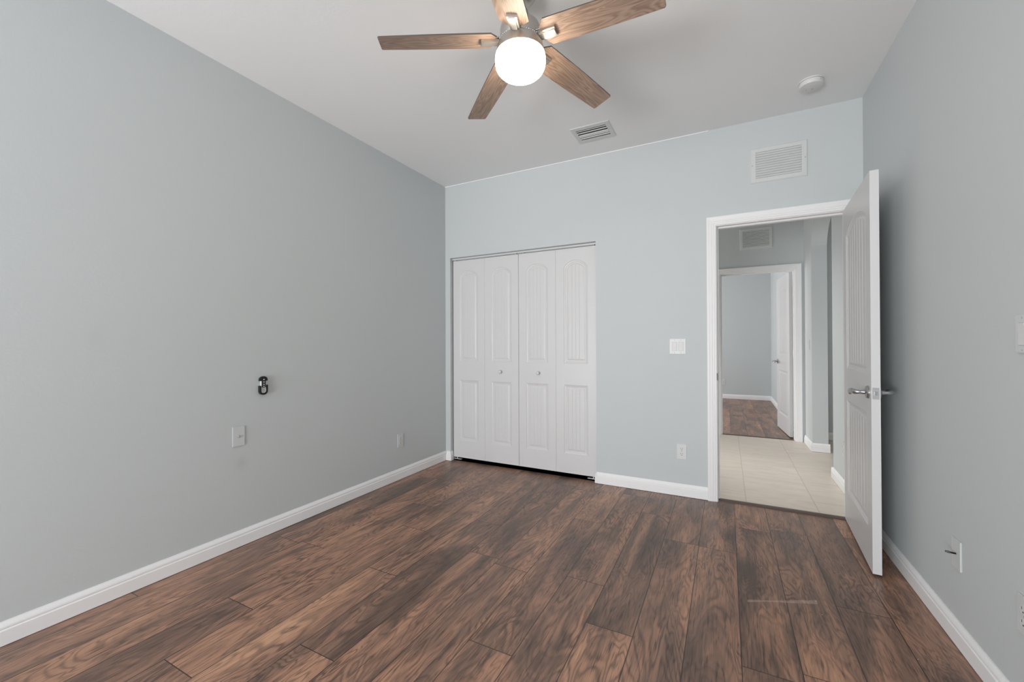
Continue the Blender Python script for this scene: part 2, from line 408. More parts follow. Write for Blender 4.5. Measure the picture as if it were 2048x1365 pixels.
# near wall behind the camera, window made floor-length to brighten the lower walls
WX0, WX1, WZ0, WZ1 = -2.45, -0.45, 0.04, 2.10
bm = BM()
for q in ((XL, WX0, 0, H), (WX1, XR, 0, H), (WX0, WX1, 0, WZ0), (WX0, WX1, WZ1, H)): box(bm, q[0], q[1], YN-0.1, YN, q[2], q[3])
tag(link('wall_near', bm, M_WALL), 'blue-grey wall behind the camera with a tall opening shaped to light the lower walls', 'wall', 'structure')
bm = BM()
for (a, b2, c, d) in ((WX0, WX0+0.05, WZ0, WZ1), (WX1-0.05, WX1, WZ0, WZ1), (WX0, WX1, WZ0, WZ0+0.05), (WX0, WX1, WZ1-0.05, WZ1), (-1.475, -1.425, WZ0, WZ1)):
    box(bm, a, b2, YN-0.08, YN-0.03, c, d)
tag(link('window_1', bm, M_TRIM), 'unseen white frame behind the camera, made door-height to light the lower walls', 'window', 'structure')
bm = BM(); box(bm, XL-0.1, XR+0.1, YN-0.1, YB+WT, H, H+0.05)
tag(link('ceiling', bm, M_CEIL), 'flat pale grey-white bedroom ceiling', 'ceiling', 'structure')
bm = BM(); box(bm, -3.0, 2.3, YB+WT, YR+0.1, H, H+0.05)
tag(link('ceiling_hall', bm, M_CEIL), 'white ceiling over the hall and far room', 'ceiling', 'structure')
bm = BM(); box(bm, XL, XR-0.9, YB-0.0035, YB, H-0.0060, H)
tag(link('trim_3', bm, M_TRIM), 'thin white caulk line where the back wall meets the ceiling', 'caulk line', 'structure')
# closet interior
bm = BM(); box(bm, XL, CX1+0.12, 4.03, 4.13, -0.05, H)
tag(link('wall_closet_back', bm, M_WALL), 'back wall inside the closed closet', 'wall', 'structure')
bm = BM(); box(bm, CX1+0.02, CX1+0.12, YB+WT, 4.03, -0.05, H)
tag(link('wall_closet_side', bm, M_WALL), 'side wall between the closet and the hall', 'wall', 'structure')
# hall right wall with its arched opening
AY0, AY1, AS, AR = 4.452, 5.430, 2.160, 0.345
pts = [(YB+WT, -0.05), (AY0, -0.05), (AY0, AS)]
for i in range(1, 28):
    t = PI - PI*i/28
    pts.append(((AY0+AY1)/2 + (AY1-AY0)/2*math.cos(t), AS + AR*math.sin(t)))
pts += [(AY1, AS), (AY1, -0.05), (Y2, -0.05), (Y2, H), (YB+WT, H)]
wall_poly('wall_hall_right', pts, YZ, HX, HX+0.138, 'blue-grey hall wall with an arched opening')
wall_poly('wall_hall_far', [(-3.0, -0.05), (DX0-JB, -0.05), (DX0-JB, DZ+JB), (0.72+JB, DZ+JB), (0.72+JB, -0.05), (HX+0.138, -0.05), (HX+0.138, H), (-3.0, H)],
          XZ, Y2, Y2+WT, 'blue-grey hall wall around the far doorway')
bm = BM(); box(bm, -3.1, -3.0, 3.5, YR, -0.05, H)
tag(link('wall_hall_left', bm, M_WALL), 'far left wall of the hall and far room, out of sight', 'wall', 'structure')
bm = BM(); box(bm, HX+0.138, 2.4, 6.14, 6.24, -0.05, H)
tag(link('wall_beyond_arch', bm, M_WALL), 'shaded wall seen through the arched hall opening', 'wall', 'structure')
bm = BM(); box(bm, 2.3, 2.4, YB+WT, 6.14, -0.05, H)
tag(link('wall_side_passage', bm, M_WALL), 'end wall of the passage beyond the arch, out of sight', 'wall', 'structure')
bm = BM(); box(bm, XR+0.1, 2.3, YB+WT-0.1, YB+WT, -0.05, H)
tag(link('wall_side_passage_near', bm, M_WALL), 'near wall of the passage beyond the arch, out of sight', 'wall', 'structure')
bm = BM(); box(bm, -3.0, HX+0.1, YR, YR+0.1, -0.05, H)
tag(link('wall_far_room_back', bm, M_WALL), 'pale blue-grey back wall of the far room', 'wall', 'structure')
bm = BM(); box(bm, 0.791, HX+0.1, Y2+WT, YR, -0.05, H)
tag(link('wall_far_room_right', bm, M_WALL), 'pale blue-grey right wall of the far room', 'wall', 'structure')
bm = BM(); box(bm, -3.0, XL, 3.5, 4.03, -0.05, H)
box(bm, -3.0, CX1+0.02, 4.131, 4.16, -0.05, H)
tag(link('wall_hall_near', bm, M_WALL), 'hall wall behind the closet, out of sight', 'wall', 'structure')

# ------------------------------------------------------------------ baseboards
BH, BT = 0.090, 0.014
BPROF = [(0, 0), (BT, 0), (BT, 0.056), (BT-0.0012, 0.0585), (BT-0.0035, 0.0600), (BT-0.0035, 0.0640), (BT-0.0022, 0.0660), (BT-0.0030, 0.072), (BT-0.0060, 0.079), (BT-0.0100, 0.0865), (0.0030, BH), (0, BH)]
def baseboard(name, runs, label):
    """runs: list of (origin point p on the wall line, end q, outward normal n); mitre by plain ends"""
    bm = BM()
    for (p, q, n) in runs:
        p = Vector((*p, 0)); q = Vector((*q, 0)); n = Vector((*n, 0))
        A = [bm.verts.new(p + n*a + Vector((0, 0, z+0.0025))) for a, z in BPROF]; B = [bm.verts.new(q + n*a + Vector((0, 0, z+0.0025))) for a, z in BPROF]
        for i in range(len(A)):
            bm.faces.new((A[i], A[(i+1) % len(A)], B[(i+1) % len(A)], B[i]))
        bm.faces.new(A[::-1]); bm.faces.new(B)
    return tag(link(name, bm, M_TRIM), label, 'baseboard', 'structure')
baseboard('baseboard_left', [((XL, YN), (XL, YB), (1, 0))], 'long white baseboard along the left wall')
baseboard('baseboard_back', [((CX1+0.002, YB), (-0.128, YB), (0, -1)), ((CX1+0.002, YB-BT), (CX1+0.002, YB+0.03), (-1, 0))], 'white baseboard between the closet and the doorway')
baseboard('baseboard_closet', [((XL+BT, YB), (CX0, YB), (0, -1)), ((CX0, YB-BT), (CX0, YB+0.03), (1, 0))], 'short white baseboard left of the closet doors')
baseboard('baseboard_right', [((XR, YN), (XR, YB-0.001), (-1, 0))], 'white baseboard along the right wall behind the door')
baseboard('baseboard_near', [((XL+BT, YN), (XR-BT, YN), (0, 1))], 'white baseboard behind the camera')
baseboard('baseboard_hall_right', [((HX, YB+WT+0.01), (HX, AY0), (-1, 0)), ((HX-BT, AY0), (HX+0.138, AY0), (0, 1))], 'white baseboard in the hall before the arch')
baseboard('baseboard_hall_pier', [((HX, AY1), (HX, Y2-0.02), (-1, 0)), ((HX-BT, AY1), (HX+0.138+BT, AY1), (0, -1)), ((HX+0.138, AY1), (HX+0.138, 6.14), (1, 0))], 'white baseboard wrapping the hall pier past the arch')
baseboard('baseboard_beyond_arch', [((HX+0.138+BT, 6.14), (2.3, 6.14), (0, -1))], 'white baseboard seen through the arch')
baseboard('baseboard_far_room', [((-3.0, YR), (0.791-BT, YR), (0, -1)), ((0.791, Y2+WT), (0.791, YR), (-1, 0))], 'white baseboard around the far room')

# ------------------------------------------------------------------ door frames
CPROF = [(0.0, 0.0), (0.0, 0.009), (0.004, 0.011), (0.012, 0.011), (0.015, 0.0135), (0.024, 0.0135), (0.028, 0.0155), (0.044, 0.0165), (0.050, 0.018), (0.060, 0.018), (0.0635, 0.015), (0.0635, 0.0)]
def casing(bm, x0, x1, zt, yface, sgn):
    """mitred casing around an opening; profile runs outward from the reveal; sgn = direction it sticks out in y"""
    path = [lambda o: (x0-o, 0.0), lambda o: (x0-o, zt+o), lambda o: (x1+o, zt+o), lambda o: (x1+o, 0.0)]
    rings = []
    for fn in path:
        rings.append([bm.verts.new((fn(o)[0], yface+sgn*d, fn(o)[1])) for o, d in CPROF])
    for a, b2 in zip(rings, rings[1:]):
        for i in range(len(a)):
            j = (i+1) % len(a); bm.faces.new((a[i], a[j], b2[j], b2[i]))
    bm.faces.new(rings[0]); bm.faces.new(rings[-1][::-1])
def doorframe(name, x0, x1, zt, ya, yb, rebate_near, label, casings):
    root = empty(name, ((x0+x1)/2, (ya+yb)/2, 0), 0, label, 'door frame', 'structure')
    L = root.location
    def T(bm): bmesh.ops.translate(bm, verts=bm.verts, vec=-Vector(L)); return bm
    bm = BM()
    box(bm, x0-JB, x0, ya, yb, 0, zt+JB); box(bm, x1, x1+JB, ya, yb, 0, zt+JB); box(bm, x0, x1, ya, yb, zt, zt+JB)
    link('jamb', T(bm), M_TRIM, root)
    bm = BM()
    s0, s1 = (ya+0.040, ya+0.075) if rebate_near else (yb-0.075, yb-0.040)
    box(bm, x0, x0+0.011, s0, s1, 0, zt-0.011, 0.002); box(bm, x1-0.011, x1, s0, s1, 0, zt-0.011, 0.002); box(bm, x0, x1, s0, s1, zt-0.011, zt, 0.002)
    link('door_stop', T(bm), M_TRIM, root)
    for (yf, s) in casings:
        bm = BM(); casing(bm, x0-0.0045, x1+0.0045, zt+0.0045, yf, s)
        link('casing', T(bm), M_TRIM, root)
    return root
tr1 = doorframe('trim_1', DX0, DX1, DZ, YB, YB+WT, True, 'white moulded frame around the bedroom doorway', [(YB, -1), (YB+WT, 1)])
tr2 = doorframe('trim_2', DX0, 0.720, DZ, Y2, Y2+WT, False, 'white moulded frame around the far doorway', [(Y2, -1), (Y2+WT, 1)])
bm = BM()                                                             # strike plate lip on the left jamb
box(bm, 0, 0.0018, -0.004, 0.030, -0.029, 0.029, 0.0005)
box(bm, -0.004, 0.0008, -0.0075, -0.003, -0.026, 0.026, 0.0015)
o = link('strike_plate', bm, M_DSTEEL, tr1, Vector((DX0, YB+0.005, 0.917)) - tr1.location); o['label'] = 'satin nickel strike plate'

# thresholds
bm = BM()
prism(bm, [(YB+0.006, 0.0), (YB+0.010, 0.006), (YB+0.030, 0.010), (YB+0.050, 0.010), (YB+0.068, 0.005), (YB+0.070, 0.0)], YZ, DX0+0.001, DX1-0.001)
tag(link('threshold_strip', bm, M_BRONZE), 'dark brown transition strip in the bedroom doorway', 'threshold')
bm = BM()
prism(bm, [(Y2+0.040, 0.0), (Y2+0.042, 0.005), (Y2+0.055, 0.008), (Y2+0.066, 0.008), (Y2+0.078, 0.0)], YZ, DX0+0.001, 0.719)
tag(link('threshold_strip', bm, M_BRONZE), 'dark brown transition strip in the far doorway', 'threshold')

# ------------------------------------------------------------------ moulded panel doors
STICK = [(0.0, 0.0), (0.003, 0.0028), (0.008, 0.0045), (0.014, 0.0055), (0.018, 0.0085), (0.028, 0.0088), (0.036, 0.0060), (0.042, 0.0050)]
def panel_door_mesh(w, h, t, panels, ngroove, gw=0.0045, gd=0.0042, both=True):
    """w,h,t size; panels (x0,x1,z0,zs,rise); front face at y=0 facing -y, back at y=t"""
    bm = BM()
    def face(yf, s):
        outer = [bm.verts.new((x, yf, z)) for x, z in ((0, 0), (w, 0), (w, h), (0, h))]
        edges = [bm.edges.new((outer[i], outer[(i+1) % 4])) for i in range(4)]
        for (x0, x1, z0, zs, rise) in panels:
            om = STICK[-1][0]
            W = x1-x0; cx = (x0+x1)/2
            if rise > 0:
                R = (W*W/4 + rise*rise)/(2*rise); cz = zs+rise-R
            # x samples on the innermost loop
            ix0, ix1 = x0+om, x1-om
            gx = [ix0 + (ix1-ix0)*(i+1)/(ngroove+1) for i in range(ngroove)]
            xs = {round(ix0, 5), round(ix1, 5)}
            for g in gx: xs |= {round(g-gw, 5), round(g, 5), round(g+gw, 5)}
            if rise > 0:
                for i in range(1, 22): 
                    x = ix0+(ix1-ix0)*i/22
                    if all(abs(x-q) > 0.0035 for q in gx): xs.add(round(x, 5))
            xs = sorted(xs)
            gset = {round(g, 5) for g in gx}
            def top(o):
                pts = []
                a, b2 = x0+o, x1-o
                if rise > 0:
                    r = R-o; ri = R-om
                    ti = math.asin(min(1, (ix1-cx)/ri)); to = math.asin(min(1, (b2-cx)/r))
                    for x in xs:
                        th = math.asin(max(-1, min(1, (x-cx)/ri)))/ti*to
                        pts.append((cx+r*math.sin(th), cz+r*math.cos(th)))
                else:
                    for x in xs: pts.append((a+(b2-a)*(x-ix0)/(ix1-ix0), zs-o))
                return pts
            def bot(o):
                a, b2 = x0+o, x1-o
                return [(a+(b2-a)*(x-ix0)/(ix1-ix0), z0+o) for x in xs]
            loops = []
            for (o, d) in STICK:
                P = bot(o) + top(o)[::-1]
                loops.append([bm.verts.new((x, yf+s*d, z)) for x, z in P])
            n = len(loops[0])
            edges += [bm.edges.new((loops[0][i], loops[0][(i+1) % n])) for i in range(n)]
            for a, b2 in zip(loops, loops[1:]):
                for i in range(n):
                    j = (i+1) % n; bm.faces.new((a[i], a[j], b2[j], b2[i]))
            o, d = STICK[-1]
            tb, tt = bot(o), top(o)
            cb = [bm.verts.new((x, yf+s*(d+(gd if round(xs[i], 5) in gset else 0)), z)) for i, (x, z) in enumerate(tb)]
            ct = [bm.verts.new((x, yf+s*(d+(gd if round(xs[i], 5) in gset else 0)), z)) for i, (x, z) in enumerate(tt)]
            for i in range(len(xs)-1): bm.faces.new((cb[i], cb[i+1], ct[i+1], ct[i]))
        bmesh.ops.triangle_fill(bm, use_beauty=True, use_dissolve=False, edges=edges, normal=(0, -1, 0))
        return outer
    a = face(0.0, 1)
    if both: b2 = face(t, -1)
    else:
        b2 = [bm.verts.new((x, t, z)) for x, z in ((0, 0), (w, 0), (w, h), (0, h))]; bm.faces.new(b2)
    for i in range(4):
        j = (i+1) % 4; bm.faces.new((a[i], a[j], b2[j], b2[i]))
    bmesh.ops.remove_doubles(bm, verts=bm.verts, dist=2e-5)
    return bm

def lever_set(parent, x, z, yface, s, pull):
    """lever handle on a door face; s = outward y direction; pull = x direction the lever points"""
    bm = BM()
    lathe(bm, [(0.0, 0.0), (0.033, 0.0), (0.033, 0.006), (0.030, 0.010), (0.020, 0.012), (0.012, 0.016), (0.0105, 0.030), (0.0, 0.030)], 40, axis='y')
    rose = link('rosette', bm, M_STEEL, None, smooth=35)
    bm = BM()
    pts = [(0, 0.028, 0), (0, 0.042, 0), (pull*0.004, 0.051, 0), (pull*0.014, 0.056, 0), (pull*0.05, 0.058, 0.001), (pull*0.085, 0.058, 0), (pull*0.104, 0.0575, -0.007), (pull*0.118, 0.057, -0.021)]
    tube(bm, pts, [0.0095, 0.0110, 0.0125, 0.0135, 0.0130, 0.0122, 0.0112, 0.0080], 16)
    lev = link('lever', bm, M_STEEL, None, smooth=45)
    h = bpy.data.objects.new('door_handle', rose.data); bpy.data.objects.remove(rose)
    COL.objects.link(h); h.parent = parent; h.location = (x, yface, z); h.scale = (1, s, 1)
    lev.parent = h
    h['label'] = 'satin nickel lever handle'
    return h
def passage_door(name, hinge, angle, label, w=0.760, swing=1):
    """hinge edge at local x=0; front face (y=0) faces local -y"""
    root = empty(name, (hinge[0], hinge[1], 0.012), angle, label, 'door', 'structure')
    pan = [(0.100, 0.660, 0.205, 0.790, 0), (0.100, 0.660, 0.990, 1.832, 0.062)]
    bm = panel_door_mesh(w, 2.018, 0.036, pan, 6)
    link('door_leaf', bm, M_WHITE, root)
    lever_set(root, w-0.062, 0.900, 0.0, -1, -1)
    lever_set(root, w-0.062, 0.900, 0.036, 1, -1)
    bm = BM(); box(bm, 0.0, 0.0014, -0.0125, 0.0125, -0.0285, 0.0285, 0.0005)
    for zz in (-0.0205, 0.0205): lathe(bm, [(0.0, 0.0013), (0.0036, 0.0013), (0.0030, 0.0022), (0.0, 0.0018)], 12, (0, 0, zz), 'x', 1)
    lp = link('latch_plate', bm, [M_STEEL, M_GREYTXT], root, (w, 0.018, 0.900)); lp['label'] = 'satin nickel latch plate'
    bm = BM()
    prism(bm, [(-0.0065, 0.0), (0.0065, 0.0), (0.0065, 0.004), (-0.0065, 0.011)], lambda u, v, a: (v, u, a), -0.009, 0.009)
    link('latch_bolt', bm, M_GREYTXT, lp, (0.0012, 0, 0))
    for zz in (0.20, 1.02, 1.80):
        bm = BM()
        tube(bm, [(0, 0, -0.045), (0, 0, 0.045)], 0.0055, 12)
        box(bm, -0.001, 0.0008, 0.0, 0.030, -0.044, 0.044)
        link('hinge', bm, M_STEEL, root, (-0.004, 0.040 if swing > 0 else -0.004, zz), smooth=40)
    return root
ang = math.atan2(2.680-3.431, 0.643-0.6865)
door1 = passage_door('door_1', (0.6865, 3.434), ang, 'open white arched-panel door with lever handle at the right wall')
# far door: opens into the far room, hinged on the right jamb
door2 = passage_door('door_2', (0.682, Y2+WT+0.055), math.atan2(6.93-6.10, 0.617-0.682), 'half-hidden open white panel door in the far room')
door2.scale = (1, -1, 1)

# ------------------------------------------------------------------ closet bifold doors
LW = (CX1-CX0-0.020)/4
def bifold(name, x0, label, knob_leaf, pivot_left):
    root = empty(name, (x0, YB+0.040, 0.034), 0, label, 'closet door', 'structure')
    for i in (0, 1):
        c = LW/2
        pan = [(c-0.108, c+0.108, 0.170, 0.770, 0), (c-0.108, c+0.108, 0.958, 1.800, 0.060)]
        bm = panel_door_mesh(LW-0.0012, 1.964, 0.030, pan, 3, 0.003, 0.0016)
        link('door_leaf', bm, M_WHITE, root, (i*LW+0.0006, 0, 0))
    bm = BM(); lathe(bm, [(0.0, 0.0), (0.009, 0.0), (0.008, -0.006), (0.0075, -0.012), (0.014, -0.018), (0.0165, -0.024), (0.014, -0.030), (0.007, -0.0325), (0.0, -0.033)], 28, axis='y')
    kx = knob_leaf*LW + (LW*0.49 if knob_leaf == 1 else LW*0.545)
    k = link('knob', bm, M_WHITE, root, (kx, 0, 0.866), smooth=50)
    for px in ((0.022, 2*LW-0.030) if pivot_left else (0.045, 2*LW-0.022)):
        bm = BM(); lathe(bm, [(0.0, 0.0), (0.0045, 0.0), (0.0045, 0.016), (0.0, 0.016)], 12)
        link('top_pivot', bm, M_PLATE, root, (px, 0.012, 1.964), smooth=50)
    bx = 0.0 if pivot_left else 2*LW
    s = 1 if pivot_left else -1
    bm = BM(); box(bm, min(0, s*0.085), max(0, s*0.085), 0.0, 0.022, -0.024, -0.019, 0.001)
    box(bm, min(0, s*0.003), max(0, s*0.003), 0.0, 0.022, -0.024, -0.004)
    tube(bm, [(s*0.035, 0.011, -0.020), (s*0.035, 0.011, 0.002)], 0.005, 10)
    link('floor_pivot_bracket', bm, M_PLATE, root, (bx, 0.006, 0))
    return root
bifold('door_3', CX0+0.009, 'left pair of white bifold closet doors, by the left wall', 1, True)
bifold('door_4', CX0+0.011+2*LW, 'right pair of white bifold closet doors, nearer the doorway', 0, False)
bm = BM()
y0 = YB+0.036
box(bm, CX0+0.001, CX1-0.001, y0, y0+0.0015, CZ-0.0165, CZ); box(bm, CX0+0.001, CX1-0.001, y0+0.034, y0+0.0355, CZ-0.0165, CZ); box(bm, CX0+0.001, CX1-0.001, y0, y0+0.0355, CZ-0.0015, CZ)
tag(link('closet_track', bm, M_PLATE), 'thin white metal track above the bifold closet doors', 'door track')

# ------------------------------------------------------------------ ceiling fan
FX, FY, FZ = -0.8068, 1.656, 2.519
fan = empty('ceiling_fan', (FX, FY, H), 0, 'five-blade ceiling fan with oak blades and a lit globe', 'ceiling fan')
def F(name, prof, mat, parent=None, smooth=40):
    bm = BM(); lathe(bm, [(r, z-H) for r, z in prof], 72)
    return link(name, bm, mat, parent or fan, smooth=smooth)
F('canopy', [(0.0, H), (0.073, H), (0.073, 2.730), (0.070, 2.712), (0.060, 2.696), (0.044, 2.686), (0.030, 2.682), (0.0, 2.682)], M_NICKEL)
F('downrod', [(0.0, 2.70), (0.0125, 2.70), (0.0125, 2.60), (0.0, 2.60)], M_NICKEL)
F('coupling', [(0.0, 2.655), (0.020, 2.655), (0.034, 2.645), (0.040, 2.625), (0.043, 2.598), (0.050, 2.586), (0.0, 2.582)], M_NICKEL)
mot = F('motor_housing', [(0.0, 2.588), (0.050, 2.588), (0.074, 2.584), (0.086, 2.574), (0.0895, 2.560), (0.0895, 2.512), (0.087, 2.508), (0.087, 2.503), (0.0, 2.503)], M_NICKEL)
bm = BM()
for k in range(5):                                                     # vent slots on the motor drum
    a = 2.2 + k*0.09
    for zz in (2.548-H,):
        q = [(0.0899*math.cos(a+d), 0.0899*math.sin(a+d)) for d in (-0.028, 0.028)]
        v = [bm.verts.new((q[0][0], q[0][1], zz-0.004)), bm.verts.new((q[1][0], q[1][1], zz-0.004)), bm.verts.new((q[1][0], q[1][1], zz+0.004)), bm.verts.new((q[0][0], q[0][1], zz+0.004))]
        bm.faces.new(v)
F('light_fitter', [(0.0, 2.504), (0.094, 2.504), (0.0975, 2.500), (0.101, 2.486), (0.105, 2.470), (0.107, 2.457), (0.107, 2.452), (0.0, 2.452)], M_NICKEL)
bm.free()
bm = BM()                                                              # beaded ring
for k in range(60):
    a = 2*PI*k/60
    lathe(bm, [(0.0, -0.0024), (0.0020, -0.0014), (0.0026, 0), (0.0020, 0.0014), (0.0, 0.0024)], 8, (0.0965*math.cos(a), 0.0965*math.sin(a), 2.5025-H))
link('beaded_ring', bm, M_BEAD, fan, smooth=80)
gl = F('light_globe', [(0.0, 2.454), (0.105, 2.454), (0.109, 2.448), (0.1115, 2.435), (0.1115, 2.412), (0.109, 2.398), (0.102, 2.384), (0.089, 2.371), (0.070, 2.361), (0.045, 2.354), (0.020, 2.351), (0.0, 2.350)], M_GLOBE, smooth=80)
gl['label'] = 'glowing frosted white glass globe'
TH, PCH, CN, TX, TY = 3.719, -0.2103, -0.085, 0.0025, 0.0147
DTH = (0.0022, -0.0077, 0.0, 0.0084, -0.0029)
def blade_mesh():
    r0_, R_ = 0.108, 0.611
    def hw(r): 
        t = (r-r0_)/(R_-r0_)
        return 0.0641 + (0.0547-0.0641)*t + 0.0030*math.sin(PI*t)
    pts = []
    pts.append((r0_, -0.034)); pts.append((r0_+0.028, -hw(r0_)))
    n = 14
    for i in range(1, n): 
        r = r0_+0.028+(R_-0.005-r0_-0.028)*i/n; pts.append((r, -hw(r)))
    pts += [(R_-0.005, -hw(R_)), (R_, -hw(R_)+0.005), (R_, hw(R_)-0.005), (R_-0.005, hw(R_))]
    for i in range(n-1, 0, -1):
        r = r0_+0.028+(R_-0.005-r0_-0.028)*i/n; pts.append((r, hw(r)))
    pts += [(r0_+0.028, hw(r0_)), (r0_, 0.034)]
    bm = BM(); prism(bm, pts, lambda u, v, a: (u, v, a), -0.003, 0.003)
    uvl = bm.loops.layers.uv.new('UVMap')
    for fc in bm.faces:
        fc.normal_update()
        if abs(fc.normal.z) < 0.5: fc.material_index = 1
        for lp in fc.loops: lp[uvl].uv = (lp.vert.co.x, lp.vert.co.y)
    return bm
bl0 = link('fan_blade', blade_mesh(), [M_BLADE, M_BLADE_EDGE], fan)
bl0['label'] = 'weathered oak fan blade'
def bracket_mesh():
    bm = BM()
    # arm from the motor, widening to a raised block screwed under the blade
    prism(bm, [(0.082, -0.019), (0.118, -0.022), (0.176, -0.023), (0.176, 0.023), (0.118, 0.022), (0.082, 0.019)], lambda u, v, a: (u, v, a), -0.0135, -0.0031)
    prism(bm, [(0.090, -0.012), (0.174, -0.0145), (0.174, 0.0145), (0.090, 0.012)], lambda u, v, a: (u, v, a), -0.0175, -0.0136)
    box(bm, 0.080, 0.120, -0.020, 0.020, 0.0031, 0.0080, 0.001)
    return bm
br0 = link('blade_bracket', bracket_mesh(), M_NICKEL, bl0)
br0['label'] = 'brushed nickel blade bracket'
for i in range(5):
    if i == 0: b_, k_ = bl0, br0
    else:
        b_ = bl0.copy(); COL.objects.link(b_); b_.parent = fan
        k_ = br0.copy(); COL.objects.link(k_); k_.parent = b_
    a = TH - i*2*PI/5 + DTH[i]
    d = Vector((math.cos(a), math.sin(a), 0)); t = Vector((-math.sin(a), math.cos(a), 0))
    tl = lambda v: Vector((v.x, v.y, v.z + v.x*TX + v.y*TY))
    X = tl(d + Vector((0, 0, CN))).normalized(); Yv = tl(t*math.cos(PCH) + Vector((0, 0, math.sin(PCH))))
    Z = X.cross(Yv).normalized(); Yv = Z.cross(X)
    b_.matrix_local = Matrix(((X.x, Yv.x, Z.x, 0), (X.y, Yv.y, Z.y, 0), (X.z, Yv.z, Z.z, FZ-H), (0, 0, 0, 1)))

# ------------------------------------------------------------------ smoke detector
sd = empty('smoke_detector', (0.463, 3.062, H), 0, 'round white smoke detector on the ceiling near the doorway', 'smoke detector')
bm = BM(); lathe(bm, [(0.0, 0.0), (0.064, 0.0), (0.064, -0.008), (0.0, -0.008)], 56)
link('base_ring', bm, M_DETECT, sd, smooth=40)
bm = BM(); lathe(bm, [(0.0, -0.008), (0.0585, -0.008), (0.0585, -0.0105), (0.0625, -0.0115), (0.0625, -0.031), (0.0605, -0.0345), (0.056, -0.036), (0.0, -0.0365)], 56)
link('cover', bm, M_DETECT, sd, smooth=40)
for (x, y, r) in ((-0.022, 0.018, 0.0028), (-0.040, 0.020, 0.002), (0.010, 0.022, 0.0045)):
    bm = BM(); lathe(bm, [(0.0, -0.0368), (r, -0.0368), (r, -0.0362), (0.0, -0.0362)], 16, (x, y, 0))
    link('sensor_hole', bm, M_GREYTXT, sd)
bm = BM(); lathe(bm, [(0.0, -0.0006), (0.003, -0.0006), (0.003, 0.001), (0.0, 0.001)], 14, (0, 0, 0), 'y')
link('indicator_light', bm, M_GREYTXT, sd, (0.041, -0.0472, -0.020), (0, 0, math.radians(41)))

# ------------------------------------------------------------------ supply register in the ceiling
vc = empty('ceiling_vent', (-0.877, 3.0425, H), 0, 'white rectangular supply vent with curved louvers in the ceiling', 'vent')
def frame_ring(bm, ox, oy, ix, iy, fn, depth, lip=0.004):
    A = [(-ox, -oy), (ox, -oy), (ox, oy), (-ox, oy)]; B = [(-ox+lip, -oy+lip), (ox-lip, -oy+lip), (ox-lip, oy-lip), (-ox+lip, oy-lip)]
    C = [(-ix, -iy), (ix, -iy), (ix, iy), (-ix, iy)]
    loops = [[bm.verts.new(fn(u, v, a)) for u, v in L] for L, a in ((A, 0), (A, depth*0.4), (B, depth), (C, depth), (C, -0.004), (A, -0.0005))]
    for a, b2 in zip(loops, loops[1:]):
        for i in range(4):
            j = (i+1) % 4; bm.faces.new((a[i], a[j], b2[j], b2[i]))
bm = BM(); frame_ring(bm, 0.145, 0.122, 0.112, 0.080, lambda u, v, a: (u, v, -a), 0.006)
link('vent_frame', bm, M_VENTF, vc)
bm = BM(); box(bm, -0.112, 0.112, -0.080, 0.080, -0.0012, -0.0002)  # flat plate, its dark colour paints the shade between louvers
link('duct_shade_plate', bm, M_DARKV, vc)
for k, (yy, tilt, wd) in enumerate(((-0.0640, 0.30, 0.014), (-0.0330, 0.20, 0.020), (0.0040, -0.35, 0.0095), (0.0250, -0.35, 0.009), (0.0530, -0.20, 0.015))):
    bm = BM()
    P = []
    for i in range(7):
        t = i/6-0.5; P.append((t*wd, -0.004 - 0.004*math.cos(t*PI) + t*tilt*0.014))
    A = P + [(u, z+0.0009) for u, z in P[::-1]]
    prism(bm, A, lambda u, v, a: (a, u, v), -0.111, 0.111)
    link('louver', bm, M_VENTF, vc, (0, yy, 0))

# ------------------------------------------------------------------ return grilles on walls
def wall_grille(loc, wx, wz, label, nsl, screws=True):
    root = empty('wall_vent', loc, 0, label, 'vent')
    bm = BM(); frame_ring(bm, wx/2, wz/2, wx/2-0.033, wz/2-0.031, lambda u, v, a: (u, -a, v), 0.007, 0.005)
    link('vent_frame', bm, M_VENTF, root)
    bm = BM(); box(bm, -wx/2+0.033, wx/2-0.033, -0.0012, -0.0003, -wz/2+0.031, wz/2-0.031)  # flat plate coloured as the shade behind the slats
    link('duct_shade_plate', bm, M_DARKV if nsl > 11 else M_GREYTXT, root)
    pitch = (wz-0.062)/nsl
    for k in range(nsl):
        z = -wz/2+0.031+pitch*(k+0.5)
        bm = BM(); hh = pitch*0.40
        prism(bm, [(-0.0015, z-hh), (-0.0075, z-hh*0.55-0.001), (-0.0085, z-hh*0.2), (-0.0030, z+hh*1.15), (-0.0015, z+hh*1.15)], lambda u, v, a: (a, u, v), -wx/2+0.0332, wx/2-0.0332)
        link('louver', bm, M_VENTF, root)
    if screws:
        for s in (-1, 1):
            bm = BM(); lathe(bm, [(0.0, -0.0085), (0.003, -0.0082), (0.004, -0.0070), (0.0, -0.0070)], 14, (s*(wx/2-0.013), 0, 0.003), 'y')
            link('screw', bm, M_GREYTXT, root)
    return root
wall_grille((0.3265, YB, 2.4225), 0.337, 0.246, 'white louvered return grille on the bedroom wall above the doorway', 11)
wall_grille((0.327, Y2, 2.444), 0.347, 0.258, 'white louvered grille on the hall wall above the far doorway', 12)

